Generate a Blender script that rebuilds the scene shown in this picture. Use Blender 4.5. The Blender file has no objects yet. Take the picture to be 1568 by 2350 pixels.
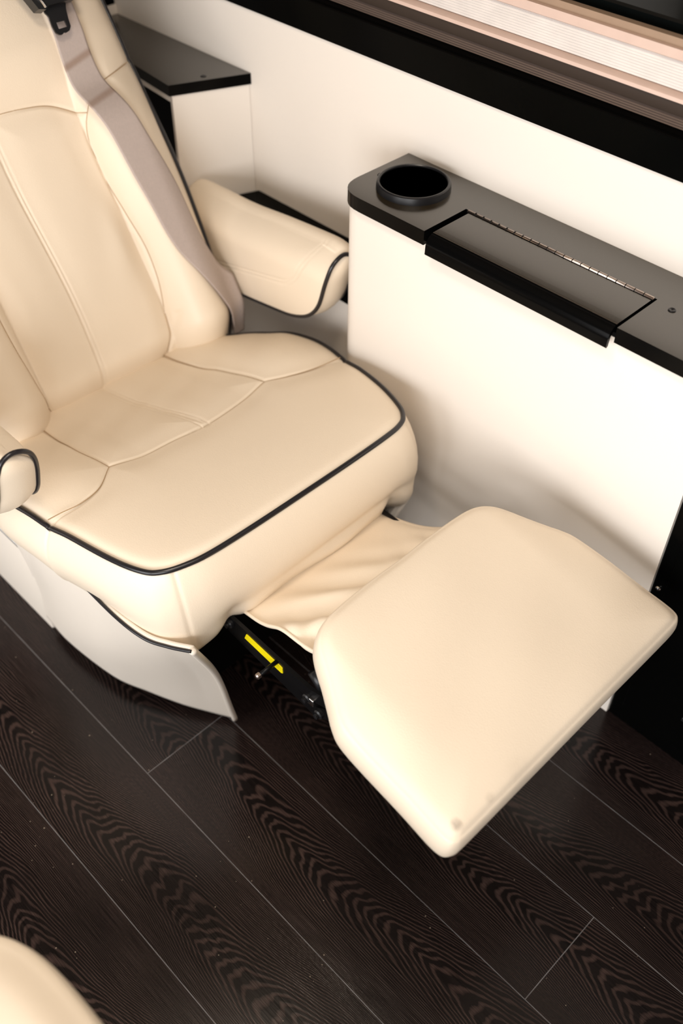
import bpy, bmesh, math
import numpy as np
from mathutils import Matrix, Vector, noise as mnoise

# ------------------------------------------------------------------ camera, world, lights, exposure
scene = bpy.context.scene
COL = scene.collection
view = scene.view_settings
view.view_transform = 'Standard'
view.look = 'None'
view.gamma = 1.0
view.use_curve_mapping = False
view.exposure = -0.08

cam_data = bpy.data.cameras.new('camera')
cam = bpy.data.objects.new('camera', cam_data)
COL.objects.link(cam)
cam_data.sensor_fit = 'HORIZONTAL'
cam_data.sensor_width = 24.0
cam_data.lens = 34.896
cam_data.clip_start = 0.02
R = ((0.70165525, 0.71246924, 0.00821606),
     (0.51220676, -0.49634958, -0.70091464),
     (-0.49530208, 0.49600876, -0.71319784))
m = Matrix.Identity(4)
for i in range(3):
    m[i][0] = R[0][i]
    m[i][1] = -R[1][i]
    m[i][2] = -R[2][i]
m.translation = (0, 0, 1.5)
cam.matrix_world = m
cam_data.dof.use_dof = True
cam_data.dof.focus_distance = 1.43
cam_data.dof.aperture_fstop = 2.4
scene.camera = cam

world = bpy.data.worlds.new('world')
scene.world = world
world.use_nodes = True
bgn = world.node_tree.nodes['Background']
bgn.inputs[0].default_value = (0.95, 0.95, 0.96, 1)
bgn.inputs[1].default_value = 0.30


def area(name, loc, target, sx, sy, power, color):
    d = bpy.data.lights.new(name, 'AREA')
    d.shape = 'RECTANGLE'
    d.size, d.size_y = sx, sy
    d.energy = power
    d.color = color
    o = bpy.data.objects.new(name, d)
    COL.objects.link(o)
    o.location = loc
    o.rotation_euler = (Vector(target) - Vector(loc)).to_track_quat('-Z', 'Y').to_euler()
    return o


# daylight coming in through the open side door, an added side fill, and the two ceiling lamps of the van
area('door_daylight', (0.40, -1.05, 0.72), (-0.25, 1.0, 0.45), 1.15, 1.25, 57.0, (1.0, 0.99, 0.99))
area('added_side_fill', (-0.90, -1.05, 0.75), (-0.80, 1.0, 0.35), 0.95, 1.20, 20.0, (1.0, 0.99, 0.99))  # added fill to brighten the chair's left skirt, not a known opening
area('ceiling_lamp_light', (0.05, 0.10, 1.86), (0.0, 0.12, 0.0), 0.9, 0.5, 10.5, (1.0, 0.955, 0.90))
area('reading_lamp_light', (-0.66, 0.31, 1.865), (-0.66, 0.32, 0.0), 0.24, 0.24, 8.5, (1.0, 0.84, 0.67))

# ------------------------------------------------------------------ helpers


def V(*a):
    return np.array(a, float)


def setp(o, label=None, cat=None, group=None, kind=None):
    if label: o['label'] = label
    if cat: o['category'] = cat
    if group: o['group'] = group
    if kind: o['kind'] = kind
    return o


def empty(name, loc, label, cat, group=None):
    o = bpy.data.objects.new(name, None)
    COL.objects.link(o)
    o.location = loc
    o.empty_display_size = 0.05
    return setp(o, label, cat, group)


def link(name, me, mat, parent=None, label=None):
    if mat: me.materials.append(mat)
    o = bpy.data.objects.new(name, me)
    COL.objects.link(o)
    if parent:
        o.parent = parent
        p = Vector((0, 0, 0))
        q = parent
        while q:
            p += q.location
            q = q.parent
        o.location = -p
    if label: o['label'] = label
    return o


def from_arrays(name, verts, faces, mat, parent=None, smooth=True, label=None):
    me = bpy.data.meshes.new(name)
    me.from_pydata([tuple(v) for v in np.asarray(verts).tolist()], [], faces)
    if smooth:
        me.polygons.foreach_set('use_smooth', [True] * len(me.polygons))
    me.update()
    return link(name, me, mat, parent, label)


def grid_faces(nr, nc, wrap=False, base=0):
    f = []
    for i in range(nr - 1):
        for j in range(nc if wrap else nc - 1):
            k = (j + 1) % nc
            f.append((base + i * nc + j, base + i * nc + k, base + (i + 1) * nc + k, base + (i + 1) * nc + j))
    return f


def resample(p, n, closed):
    p = np.asarray(p, float)
    if closed: p = np.vstack([p, p[:1]])
    d = np.r_[0, np.cumsum(np.linalg.norm(np.diff(p, axis=0), axis=1))]
    t = np.linspace(0, d[-1], n + 1 if closed else n)
    if closed: t = t[:-1]
    return np.stack([np.interp(t, d, p[:, i]) for i in range(p.shape[1])], 1)


def spline(p, n, closed=False):
    p = np.asarray(p, float)
    N = len(p)
    out = []
    segs = N if closed else N - 1
    for i in range(segs):
        if closed:
            a, b, c, d = p[(i - 1) % N], p[i], p[(i + 1) % N], p[(i + 2) % N]
        else:
            b, c = p[i], p[i + 1]
            a = p[i - 1] if i > 0 else 2 * b - c
            d = p[i + 2] if i + 2 < N else 2 * c - b
        for t in np.linspace(0, 1, 16, endpoint=False):
            out.append(.5 * ((2 * b) + (-a + c) * t + (2 * a - 5 * b + 4 * c - d) * t * t + (-a + 3 * b - 3 * c + d) * t ** 3))
    if not closed: out.append(p[-1])
    return resample(np.array(out), n, closed)


def tube(name, path, r, mat, parent=None, closed=False, segs=10, label=None, flat=1.0):
    p = np.asarray(path, float)
    n = len(p)
    if closed:
        t = np.roll(p, -1, 0) - np.roll(p, 1, 0)
    else:
        t = np.gradient(p, axis=0)
    t /= np.linalg.norm(t, axis=1)[:, None]
    up = V(0, 0, 1) if abs(t[0][2]) < .9 else V(1, 0, 0)
    u = np.cross(up, t[0]); u /= np.linalg.norm(u)
    verts = []
    for i in range(n):
        u = u - t[i] * (u @ t[i]); u /= np.linalg.norm(u)
        w = np.cross(t[i], u)
        for k in range(segs):
            a = 2 * math.pi * k / segs
            verts.append(p[i] + r * (math.cos(a) * u + flat * math.sin(a) * w))
    f = grid_faces(n, segs, True)
    if closed:
        b = (n - 1) * segs
        for k in range(segs):
            f.append((b + k, b + (k + 1) % segs, (k + 1) % segs, k))
    else:
        f.append(tuple(range(segs))[::-1])
        f.append(tuple(range((n - 1) * segs, n * segs)))
    return from_arrays(name, verts, f, mat, parent, True, label)


def smooth_by_angle(me, ang=0.7):
    me.polygons.foreach_set('use_smooth', [True] * len(me.polygons))
    try:
        me.set_sharp_from_angle(angle=ang)
    except Exception:
        pass


def finish_bm(bm, name, mat, parent=None, label=None, bevel=0.0, segs=3, ang=0.6):
    if bevel > 0:
        es = [e for e in bm.edges if len(e.link_faces) == 2 and e.calc_face_angle(0) > 0.5]
        bmesh.ops.bevel(bm, geom=es, offset=bevel, segments=segs, affect='EDGES', profile=.5, clamp_overlap=True)
    bmesh.ops.recalc_face_normals(bm, faces=bm.faces[:])
    me = bpy.data.meshes.new(name)
    bm.to_mesh(me)
    bm.free()
    smooth_by_angle(me, ang)
    return link(name, me, mat, parent, label)


def box(name, a, b, mat, parent=None, bevel=0.0, label=None, segs=3):
    bm = bmesh.new()
    c = [(a[i] + b[i]) / 2 for i in range(3)]
    s = [abs(b[i] - a[i]) for i in range(3)]
    bmesh.ops.create_cube(bm, size=1.0, matrix=Matrix.Translation(c) @ Matrix.Diagonal((*s, 1)))
    return finish_bm(bm, name, mat, parent, label, bevel, segs)


def prism(name, poly, z0, z1, mat, parent=None, bevel=0.0, label=None, axis='z', segs=3):
    """poly in the two axes other than `axis`, extruded from z0 to z1"""
    def mk(p, z):
        if axis == 'z': return (p[0], p[1], z)
        if axis == 'x': return (z, p[0], p[1])
        return (p[0], z, p[1])
    bm = bmesh.new()
    lo = [bm.verts.new(mk(p, z0)) for p in poly]
    hi = [bm.verts.new(mk(p, z1)) for p in poly]
    n = len(poly)
    bm.faces.new(lo[::-1])
    bm.faces.new(hi)
    for i in range(n):
        bm.faces.new((lo[i], lo[(i + 1) % n], hi[(i + 1) % n], hi[i]))
    return finish_bm(bm, name, mat, parent, label, bevel, segs)


def round_corner(prev, c, nxt, r, n=7):
    prev, c, nxt = map(lambda q: np.array(q, float), (prev, c, nxt))
    d1 = (prev - c) / np.linalg.norm(prev - c)
    d2 = (nxt - c) / np.linalg.norm(nxt - c)
    p1, p2 = c + d1 * r, c + d2 * r
    return [tuple((1 - t) ** 2 * p1 + 2 * t * (1 - t) * c + t * t * p2) for t in np.linspace(0, 1, n)]


def revolve(name, prof, center, axis, mat, parent=None, segs=48, label=None):
    """prof: list of (radius, height along axis)"""
    ax = V(*axis); ax /= np.linalg.norm(ax)
    u = np.cross(ax, V(0, 0, 1) if abs(ax[2]) < .9 else V(1, 0, 0)); u /= np.linalg.norm(u)
    w = np.cross(ax, u)
    vs = []
    for r, h in prof:
        for k in range(segs):
            a = 2 * math.pi * k / segs
            vs.append(V(*center) + ax * h + r * (math.cos(a) * u + math.sin(a) * w))
    f = grid_faces(len(prof), segs, True)
    if prof[0][0] > 1e-5: f.append(tuple(range(segs))[::-1])
    if prof[-1][0] > 1e-5: f.append(tuple(range((len(prof) - 1) * segs, len(prof) * segs)))
    me = bpy.data.meshes.new(name)
    me.from_pydata([tuple(v) for v in vs], [], f)
    bm = bmesh.new(); bm.from_mesh(me)
    bmesh.ops.remove_doubles(bm, verts=bm.verts[:], dist=1e-6)
    bmesh.ops.recalc_face_normals(bm, faces=bm.faces[:])
    bm.to_mesh(me); bm.free()
    smooth_by_angle(me, .6)
    return link(name, me, mat, parent, label)


def seam_dist(a, b, line):
    """distance of the points (a, b) to a polyline"""
    best = np.full(a.shape, 9.0)
    line = np.asarray(line, float)
    for p, q in zip(line[:-1], line[1:]):
        d = q - p
        L = d @ d
        t = np.clip(((a - p[0]) * d[0] + (b - p[1]) * d[1]) / L, 0, 1)
        best = np.minimum(best, np.hypot(a - p[0] - t * d[0], b - p[1] - t * d[1]))
    return best


def sstep(x, a, b):
    t = np.clip((x - a) / (b - a), 0, 1)
    return t * t * (3 - 2 * t)


def pad(name, peri, center, frame, hfun, prof, mat, parent=None, rings=90, mo=None, md=None, extra=None, label=None):
    """Upholstered pad: a puffed top inside a closed outline, rolled sides and a closed underside.
    peri: (n,2) closed outline in the plane; prof: rows (outward offset, drop)."""
    O, A, B = frame
    Nn = np.cross(A, B)
    P = np.asarray(peri, float)
    n = len(P)
    c = np.asarray(center, float)
    area2 = np.sum(P[:, 0] * np.roll(P[:, 1], -1) - np.roll(P[:, 0], -1) * P[:, 1])
    if area2 < 0: P = P[::-1]; mo = mo[::-1] if mo is not None else None; md = md[::-1] if md is not None else None
    mo = np.ones(n) if mo is None else mo
    md = np.ones(n) if md is None else md
    tan = np.roll(P, -3, 0) - np.roll(P, 3, 0)
    nor = np.stack([tan[:, 1], -tan[:, 0]], 1)
    nor /= np.linalg.norm(nor, axis=1)[:, None]
    lin = np.linspace(0, 1, rings + 1)[1:]
    svals = np.sin(lin * math.pi / 2) ** 1.0 * .35 + lin * .65
    rows = []
    for s in svals:
        ab = c + s * (P - c)
        h = hfun(ab[:, 0], ab[:, 1], np.full(n, s))
        rows.append(np.concatenate([ab, h[:, None]], 1))
    hedge = rows[-1][:, 2].copy()
    for off, drop in prof:
        ab = P + nor * (off * mo)[:, None]
        z = hedge - drop * md
        if extra is not None:
            o2 = extra(P, nor, drop)
            ab = ab + nor * o2[:, None]
        rows.append(np.concatenate([ab, z[:, None]], 1))
    ab = c + .5 * (rows[-1][:, :2] - c)
    rows.append(np.concatenate([ab, rows[-1][:, 2:]], 1))
    M = np.concatenate(rows, 0)
    verts = O + M[:, :1] * A + M[:, 1:2] * B + M[:, 2:3] * Nn
    h0 = hfun(c[:1], c[1:], np.zeros(1))[0]
    vc = O + c[0] * A + c[1] * B + h0 * Nn
    hb = rows[-1][:, 2].mean()
    vb = O + c[0] * A + c[1] * B + hb * Nn
    verts = np.vstack([verts, vc, vb])
    K = len(rows)
    f = [tuple(reversed(q)) for q in grid_faces(K, n, True)]
    ic, ib = K * n, K * n + 1
    for j in range(n):
        f.append((ic, j, (j + 1) % n))
        f.append((ib, (K - 1) * n + (j + 1) % n, (K - 1) * n + j))
    o = from_arrays(name, verts, f, mat, parent, True, label)
    edge = O + P[:, :1] * A + P[:, 1:2] * B + hedge[:, None] * Nn
    return o, edge, nor


# ------------------------------------------------------------------ materials


def new_mat(name):
    mt = bpy.data.materials.new(name)
    mt.use_nodes = True
    nt = mt.node_tree
    return mt, nt, nt.nodes['Principled BSDF']


def N(nt, typ, **kw):
    nd = nt.nodes.new(typ)
    for k, v in kw.items():
        if k.startswith('_'):
            setattr(nd, k[1:], v)
        else:
            key = int(k[1:]) if k[0] == 'i' and k[1:].isdigit() else k
            nd.inputs[key].default_value = v
    return nd


def L(nt, a, ao, b, bi):
    nt.links.new(a.outputs[ao], b.inputs[bi])


def math_node(nt, op, a, b=None):
    nd = nt.nodes.new('ShaderNodeMath')
    nd.operation = op
    for i, x in enumerate((a, b)):
        if x is None: continue
        if isinstance(x, (int, float)): nd.inputs[i].default_value = x
        else: nt.links.new(x, nd.inputs[i])
    return nd.outputs[0]


def leather(name, col, rough=.42, bump=.12, scale=420, var=.03, spec=.42, spots=None):
    mt, nt, bs = new_mat(name)
    tc = N(nt, 'ShaderNodeTexCoord')
    nz = N(nt, 'ShaderNodeTexNoise', Scale=6.0, Detail=3.0)
    L(nt, tc, 'Object', nz, 'Vector')
    mix = N(nt, 'ShaderNodeMix', _data_type='RGBA')
    mix.inputs[6].default_value = (*[c * (1 - var) for c in col], 1)
    mix.inputs[7].default_value = (*[min(1, c * (1 + var)) for c in col], 1)
    L(nt, nz, 'Fac', mix, 0)
    src = mix.outputs[2]
    if spots:
        for (pos, rad, amt) in spots:
            sub = N(nt, 'ShaderNodeVectorMath', _operation='DISTANCE')
            L(nt, tc, 'Object', sub, 0)
            sub.inputs[1].default_value = pos
            mr = N(nt, 'ShaderNodeMapRange', _interpolation_type='SMOOTHSTEP')
            mr.inputs['From Min'].default_value = rad
            mr.inputs['From Max'].default_value = rad * .3
            mr.inputs['To Min'].default_value = 0
            mr.inputs['To Max'].default_value = amt
            L(nt, sub, 'Value', mr, 'Value')
            n2 = N(nt, 'ShaderNodeTexNoise', Scale=160.0, Detail=4.0)
            L(nt, tc, 'Object', n2, 'Vector')
            fac = math_node(nt, 'MULTIPLY', mr.outputs[0], n2.outputs['Fac'])
            mx = N(nt, 'ShaderNodeMix', _data_type='RGBA')
            nt.links.new(fac, mx.inputs[0])
            nt.links.new(src, mx.inputs[6])
            mx.inputs[7].default_value = (.10, .07, .05, 1)
            src = mx.outputs[2]
    nt.links.new(src, bs.inputs['Base Color'])
    bs.inputs['Roughness'].default_value = rough
    bs.inputs['Specular IOR Level'].default_value = spec
    vo = N(nt, 'ShaderNodeTexVoronoi', Scale=scale)
    L(nt, tc, 'Object', vo, 'Vector')
    n3 = N(nt, 'ShaderNodeTexNoise', Scale=60.0, Detail=4.0)
    L(nt, tc, 'Object', n3, 'Vector')
    ad = math_node(nt, 'ADD', vo.outputs['Distance'], math_node(nt, 'MULTIPLY', n3.outputs['Fac'], 1.2))
    bp = N(nt, 'ShaderNodeBump', Strength=bump, Distance=.0008)
    nt.links.new(ad, bp.inputs['Height'])
    L(nt, bp, 'Normal', bs, 'Normal')
    return mt


def plain(name, col, rough=.4, spec=.5, metal=0.0, noise_amt=.08, nscale=40, coat=0.0, bump=0.0, bscale=300):
    mt, nt, bs = new_mat(name)
    tc = N(nt, 'ShaderNodeTexCoord')
    nz = N(nt, 'ShaderNodeTexNoise', Scale=float(nscale), Detail=4.0)
    L(nt, tc, 'Object', nz, 'Vector')
    mix = N(nt, 'ShaderNodeMix', _data_type='RGBA')
    mix.inputs[6].default_value = (*[c * (1 - noise_amt) for c in col], 1)
    mix.inputs[7].default_value = (*[min(1, c * (1 + noise_amt)) for c in col], 1)
    L(nt, nz, 'Fac', mix, 0)
    L(nt, mix, 2, bs, 'Base Color')
    bs.inputs['Roughness'].default_value = rough
    bs.inputs['Specular IOR Level'].default_value = spec
    bs.inputs['Metallic'].default_value = metal
    bs.inputs['Coat Weight'].default_value = coat
    if bump:
        n2 = N(nt, 'ShaderNodeTexNoise', Scale=float(bscale), Detail=2.0)
        L(nt, tc, 'Object', n2, 'Vector')
        bp = N(nt, 'ShaderNodeBump', Strength=bump, Distance=.001)
        L(nt, n2, 'Fac', bp, 'Height')
        L(nt, bp, 'Normal', bs, 'Normal')
    return mt


CREAM = (.80, .685, .54)
M_leather = leather('cream_leather', CREAM)
M_foot = leather('footrest_leather', CREAM, spots=[((-.293, .490, .419), .011, .9), ((-.284, .545, .421), .012, .4),
                                                   ((-.279, .60, .42), .03, .12)])
M_skirt = leather('skirt_leather', (.82, .745, .65), rough=.5)
M_wallvinyl = leather('wall_vinyl', (.775, .715, .645), rough=.5, bump=.06, scale=900, var=.01, spec=.3)
M_thread = plain('seam_thread', (.42, .29, .17), rough=.7, spec=.2)
M_piping = plain('black_piping', (.012, .011, .013), rough=.28, spec=.5)
M_gloss = plain('black_gloss', (.0015, .0016, .0015), rough=.16, spec=.04)
M_lid = plain('black_lid', (.025, .018, .009), rough=.24, spec=1.0, noise_amt=.10, nscale=900, coat=.25)
M_lid_shaded = plain('lid_shaded_sides', (.002, .002, .002), rough=.16, spec=.09)  # darker copy of the lid black, stands for its dark reflections
M_black = plain('black_metal', (.004, .004, .0045), rough=.35, spec=.18)
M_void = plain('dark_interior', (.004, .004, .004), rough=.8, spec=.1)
M_plastic = plain('black_plastic', (.008, .008, .009), rough=.33, spec=.45)
M_steel = plain('hinge_steel', (.50, .42, .37), rough=.28, metal=1.0)
M_chrome = plain('chrome', (.75, .75, .76), rough=.12, metal=1.0)
M_yellow = plain('yellow_label', (.90, .74, .0), rough=.4, noise_amt=.12, nscale=500)
M_belt = plain('belt_webbing', (.46, .385, .35), rough=.65, spec=.25, noise_amt=.08, nscale=220, bump=.25, bscale=700)
M_rail = plain('shade_rail', (.58, .43, .36), rough=.45, spec=.35)
M_rail2 = plain('shade_head_rail', (.30, .205, .14), rough=.5, spec=.3)
M_night = plain('night_pleat_fabric', (.155, .115, .095), rough=.9, spec=.1)
M_dark_rail = plain('dark_rail', (.035, .024, .018), rough=.5, spec=.3)
M_day = plain('day_pleat_fabric', (.76, .72, .69), rough=.8, spec=.15)
M_glass = plain('tinted_window', (.003, .004, .004), rough=.05, spec=.5)
M_ceil = plain('ceiling_vinyl', (.22, .17, .12), rough=.7, spec=.2)
M_wood_wall = plain('brown_panel', (.20, .12, .07), rough=.4, spec=.4)
M_white_pipe = plain('white_plastic', (.78, .77, .74), rough=.4)
M_lamp, _nt, _bs = new_mat('lamp_diffuser')
_bs.inputs['Emission Color'].default_value = (1, .93, .84, 1)
_bs.inputs['Emission Strength'].default_value = 3.0
_bs.inputs['Base Color'].default_value = (.8, .8, .8, 1)


def floor_material():
    mt, nt, bs = new_mat('wenge_planks')
    tc = N(nt, 'ShaderNodeTexCoord')
    sp = N(nt, 'ShaderNodeSeparateXYZ')
    L(nt, tc, 'Object', sp, 0)
    X, Y = sp.outputs['X'], sp.outputs['Y']
    W = .16833
    t = math_node(nt, 'DIVIDE', math_node(nt, 'SUBTRACT', Y, .0407), W)
    row = math_node(nt, 'FLOOR', t)
    v = math_node(nt, 'SUBTRACT', math_node(nt, 'SUBTRACT', t, row), .5)
    # butt joints: one every 2 m, shifted per row so that the two seen joints fall where they are
    shift = math_node(nt, 'ADD', math_node(nt, 'MULTIPLY', row, -.6675), .83 + 2 * .6675 + 20.0)
    u0 = math_node(nt, 'DIVIDE', math_node(nt, 'ADD', X, shift), 2.0)
    brd = math_node(nt, 'FLOOR', u0)
    fu = math_node(nt, 'SUBTRACT', u0, brd)
    wn = N(nt, 'ShaderNodeTexWhiteNoise', _noise_dimensions='2D')
    cb = N(nt, 'ShaderNodeCombineXYZ')
    nt.links.new(row, cb.inputs[0]); nt.links.new(brd, cb.inputs[1])
    L(nt, cb, 0, wn, 'Vector')
    rnd = wn.outputs['Value']
    # cathedral grain: nested parabolas R = k1*u - k2*(v+dv)^2, waved by noise
    cv = N(nt, 'ShaderNodeCombineXYZ')
    nt.links.new(math_node(nt, 'MULTIPLY', X, 5.0), cv.inputs[0])
    nt.links.new(math_node(nt, 'MULTIPLY', Y, 22.0), cv.inputs[1])
    nt.links.new(math_node(nt, 'MULTIPLY', rnd, 37.0), cv.inputs[2])
    nl = N(nt, 'ShaderNodeTexNoise', Scale=1.0, Detail=2.0, Roughness=.5)
    L(nt, cv, 0, nl, 'Vector')
    cv3 = N(nt, 'ShaderNodeCombineXYZ')
    nt.links.new(math_node(nt, 'MULTIPLY', X, 30.0), cv3.inputs[0])
    nt.links.new(math_node(nt, 'MULTIPLY', Y, 110.0), cv3.inputs[1])
    nt.links.new(math_node(nt, 'MULTIPLY', rnd, 11.0), cv3.inputs[2])
    nf = N(nt, 'ShaderNodeTexNoise', Scale=1.0, Detail=3.0)
    L(nt, cv3, 0, nf, 'Vector')
    cvw = N(nt, 'ShaderNodeCombineXYZ')
    nt.links.new(math_node(nt, 'MULTIPLY', X, 2.2), cvw.inputs[0])
    nt.links.new(math_node(nt, 'MULTIPLY', rnd, 19.0), cvw.inputs[1])
    nw = N(nt, 'ShaderNodeTexNoise', Scale=1.0, Detail=1.0)
    L(nt, cvw, 0, nw, 'Vector')
    dv = math_node(nt, 'MULTIPLY', math_node(nt, 'SUBTRACT', nw.outputs['Fac'], .5), .55)
    vv = math_node(nt, 'ADD', v, math_node(nt, 'ADD', dv, math_node(nt, 'MULTIPLY', math_node(nt, 'SUBTRACT', rnd, .5), .3)))
    v2 = math_node(nt, 'MULTIPLY', vv, vv)
    v2 = math_node(nt, 'MULTIPLY', v2, 88.0)
    Rr = math_node(nt, 'SUBTRACT', math_node(nt, 'MULTIPLY', X, 46.0), v2)
    Rr = math_node(nt, 'ADD', Rr, math_node(nt, 'MULTIPLY', nl.outputs['Fac'], 7.0))
    Rr = math_node(nt, 'ADD', Rr, math_node(nt, 'MULTIPLY', nf.outputs['Fac'], .7))
    Rr = math_node(nt, 'ADD', Rr, math_node(nt, 'MULTIPLY', rnd, 13.0))
    sn = math_node(nt, 'SINE', math_node(nt, 'MULTIPLY', Rr, 5.6))
    g = N(nt, 'ShaderNodeMapRange')
    g.inputs['From Min'].default_value = -.1
    g.inputs['From Max'].default_value = .95
    nt.links.new(sn, g.inputs['Value'])
    # long fine fibres
    cf = N(nt, 'ShaderNodeCombineXYZ')
    nt.links.new(math_node(nt, 'MULTIPLY', X, 14.0), cf.inputs[0])
    nt.links.new(math_node(nt, 'MULTIPLY', Y, 900.0), cf.inputs[1])
    fb = N(nt, 'ShaderNodeTexNoise', Scale=1.0, Detail=2.0)
    L(nt, cf, 0, fb, 'Vector')
    fr = N(nt, 'ShaderNodeMapRange')
    fr.inputs['From Min'].default_value = .35
    fr.inputs['From Max'].default_value = .75
    L(nt, fb, 'Fac', fr, 'Value')
    # broad patches where the grain shows or fades
    pt = N(nt, 'ShaderNodeTexNoise', Scale=4.0, Detail=2.0)
    L(nt, tc, 'Object', pt, 'Vector')
    pr = N(nt, 'ShaderNodeMapRange')
    pr.inputs['From Min'].default_value = .35
    pr.inputs['From Max'].default_value = .62
    pr.inputs['To Min'].default_value = .42
    L(nt, pt, 'Fac', pr, 'Value')
    amt = math_node(nt, 'MULTIPLY', g.outputs[0], pr.outputs[0])
    amt = math_node(nt, 'MULTIPLY', amt, math_node(nt, 'ADD', math_node(nt, 'MULTIPLY', fr.outputs[0], .6), .4))
    amt = math_node(nt, 'ADD', amt, math_node(nt, 'MULTIPLY', fr.outputs[0], .12))
    c1 = N(nt, 'ShaderNodeMix', _data_type='RGBA')
    c1.inputs[6].default_value = (.0040, .0030, .0030, 1)
    c1.inputs[7].default_value = (.070, .043, .036, 1)
    nt.links.new(amt, c1.inputs[0])
    # seams: pale colour stands for dust and light caught on the plank bevels
    ev = math_node(nt, 'ABSOLUTE', v)
    sl = math_node(nt, 'GREATER_THAN', ev, .5 - .0042)
    eu = math_node(nt, 'ABSOLUTE', math_node(nt, 'SUBTRACT', fu, .5))
    sj = math_node(nt, 'GREATER_THAN', eu, .5 - .00036)
    seam = math_node(nt, 'MAXIMUM', sl, sj)
    sb = N(nt, 'ShaderNodeTexNoise', Scale=30.0, Detail=3.0)
    L(nt, tc, 'Object', sb, 'Vector')
    seamf = math_node(nt, 'MULTIPLY', seam, math_node(nt, 'ADD', math_node(nt, 'MULTIPLY', sb.outputs['Fac'], .9), .15))
    c2 = N(nt, 'ShaderNodeMix', _data_type='RGBA')
    nt.links.new(seamf, c2.inputs[0])
    L(nt, c1, 2, c2, 6)
    c2.inputs[7].default_value = (.22, .21, .21, 1)
    # dust specks
    vo = N(nt, 'ShaderNodeTexVoronoi', Scale=120.0)
    L(nt, tc, 'Object', vo, 'Vector')
    vs = N(nt, 'ShaderNodeSeparateColor')
    L(nt, vo, 'Color', vs, 0)
    keep = math_node(nt, 'GREATER_THAN', vs.outputs[0], .90)
    size = math_node(nt, 'MULTIPLY', vs.outputs[1], .16)
    dot = math_node(nt, 'LESS_THAN', vo.outputs['Distance'], size)
    dn = N(nt, 'ShaderNodeTexNoise', Scale=5.0, Detail=2.0)
    L(nt, tc, 'Object', dn, 'Vector')
    dp = math_node(nt, 'GREATER_THAN', dn.outputs['Fac'], .47)
    spk = math_node(nt, 'MULTIPLY', math_node(nt, 'MULTIPLY', keep, dot), dp)
    spk = math_node(nt, 'MULTIPLY', spk, .6)
    c3 = N(nt, 'ShaderNodeMix', _data_type='RGBA')
    nt.links.new(spk, c3.inputs[0])
    L(nt, c2, 2, c3, 6)
    c3.inputs[7].default_value = (.30, .24, .18, 1)
    L(nt, c3, 2, bs, 'Base Color')
    rr = N(nt, 'ShaderNodeMapRange')
    rr.inputs['To Min'].default_value = .17
    rr.inputs['To Max'].default_value = .28
    nt.links.new(fr.outputs[0], rr.inputs['Value'])
    L(nt, rr, 0, bs, 'Roughness')
    bs.inputs['Specular IOR Level'].default_value = .30
    hb = math_node(nt, 'SUBTRACT', math_node(nt, 'MULTIPLY', amt, -.4), math_node(nt, 'MULTIPLY', seam, 2.0))
    bp = N(nt, 'ShaderNodeBump', Strength=.25, Distance=.0006)
    nt.links.new(hb, bp.inputs['Height'])
    L(nt, bp, 'Normal', bs, 'Normal')
    return mt


M_floor = floor_material()

# ------------------------------------------------------------------ the setting
YW = 1.19                      # inner face of the window-side wall


def struct(o):
    o['kind'] = 'structure'
    return o


struct(box('floor', (-1.90, -1.10, -.04), (1.60, 1.25, 0), M_floor))
struct(box('wall_right', (-1.90, YW, 0), (1.60, YW + .06, .880), M_wallvinyl))
struct(box('wall_right_upper', (-1.90, YW, 1.55), (1.60, YW + .06, 1.90), M_wallvinyl))
struct(prism('trim_1', [(YW - .006, .8745), (YW - .006, .9255), (YW - .004, .9268), (YW + .055, .9268), (YW + .055, .881), (YW, .881), (YW, .8745)],
             -1.90, 1.60, M_gloss, axis='x', bevel=.0012))
win = struct(box('window_1', (-1.90, YW + .050, .9270), (1.60, YW + .056, 1.55), M_glass))
struct(box('ceiling', (-1.90, -1.10, 1.90), (1.60, 1.25, 1.94), M_ceil))
# rear partition: cream below, black panel above
struct(box('wall_rear', (-1.90, -1.10, 0), (-1.856, 1.19, .778), M_wallvinyl))
struct(box('trim_2', (-1.90, -1.10, .778), (-1.859, 1.19, 1.90), M_gloss))
struct(box('wall_front', (1.56, -1.10, 0), (1.60, 1.19, 1.90), M_wood_wall))
# door side with its open doorway
struct(box('wall_left', (-1.865, -1.14, 0), (-1.45, -1.10, 1.90), M_wood_wall))
struct(box('wall_left_front', (1.15, -1.14, 0), (1.60, -1.10, 1.90), M_wood_wall))

# ------------------------------------------------------------------ window shade
sh = empty('pleated_shade', (-.3, YW + .02, .927), 'cream and grey pleated window shade above the black window trim', 'window shade')
X0, X1 = -1.86, 1.55


def pleats(name, z0, z1, n, ymid, depth, mat):
    poly = []
    for i in range(2 * n + 1):
        z = z0 + (z1 - z0) * i / (2 * n)
        poly.append((ymid - (depth if i % 2 else 0), z))
    back = [(ymid + .004, z1), (ymid + .004, z0)]
    o = prism(name, poly + back, X0, X1, mat, sh, axis='x')
    for p in o.data.polygons: p.use_smooth = False
    return o


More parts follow.
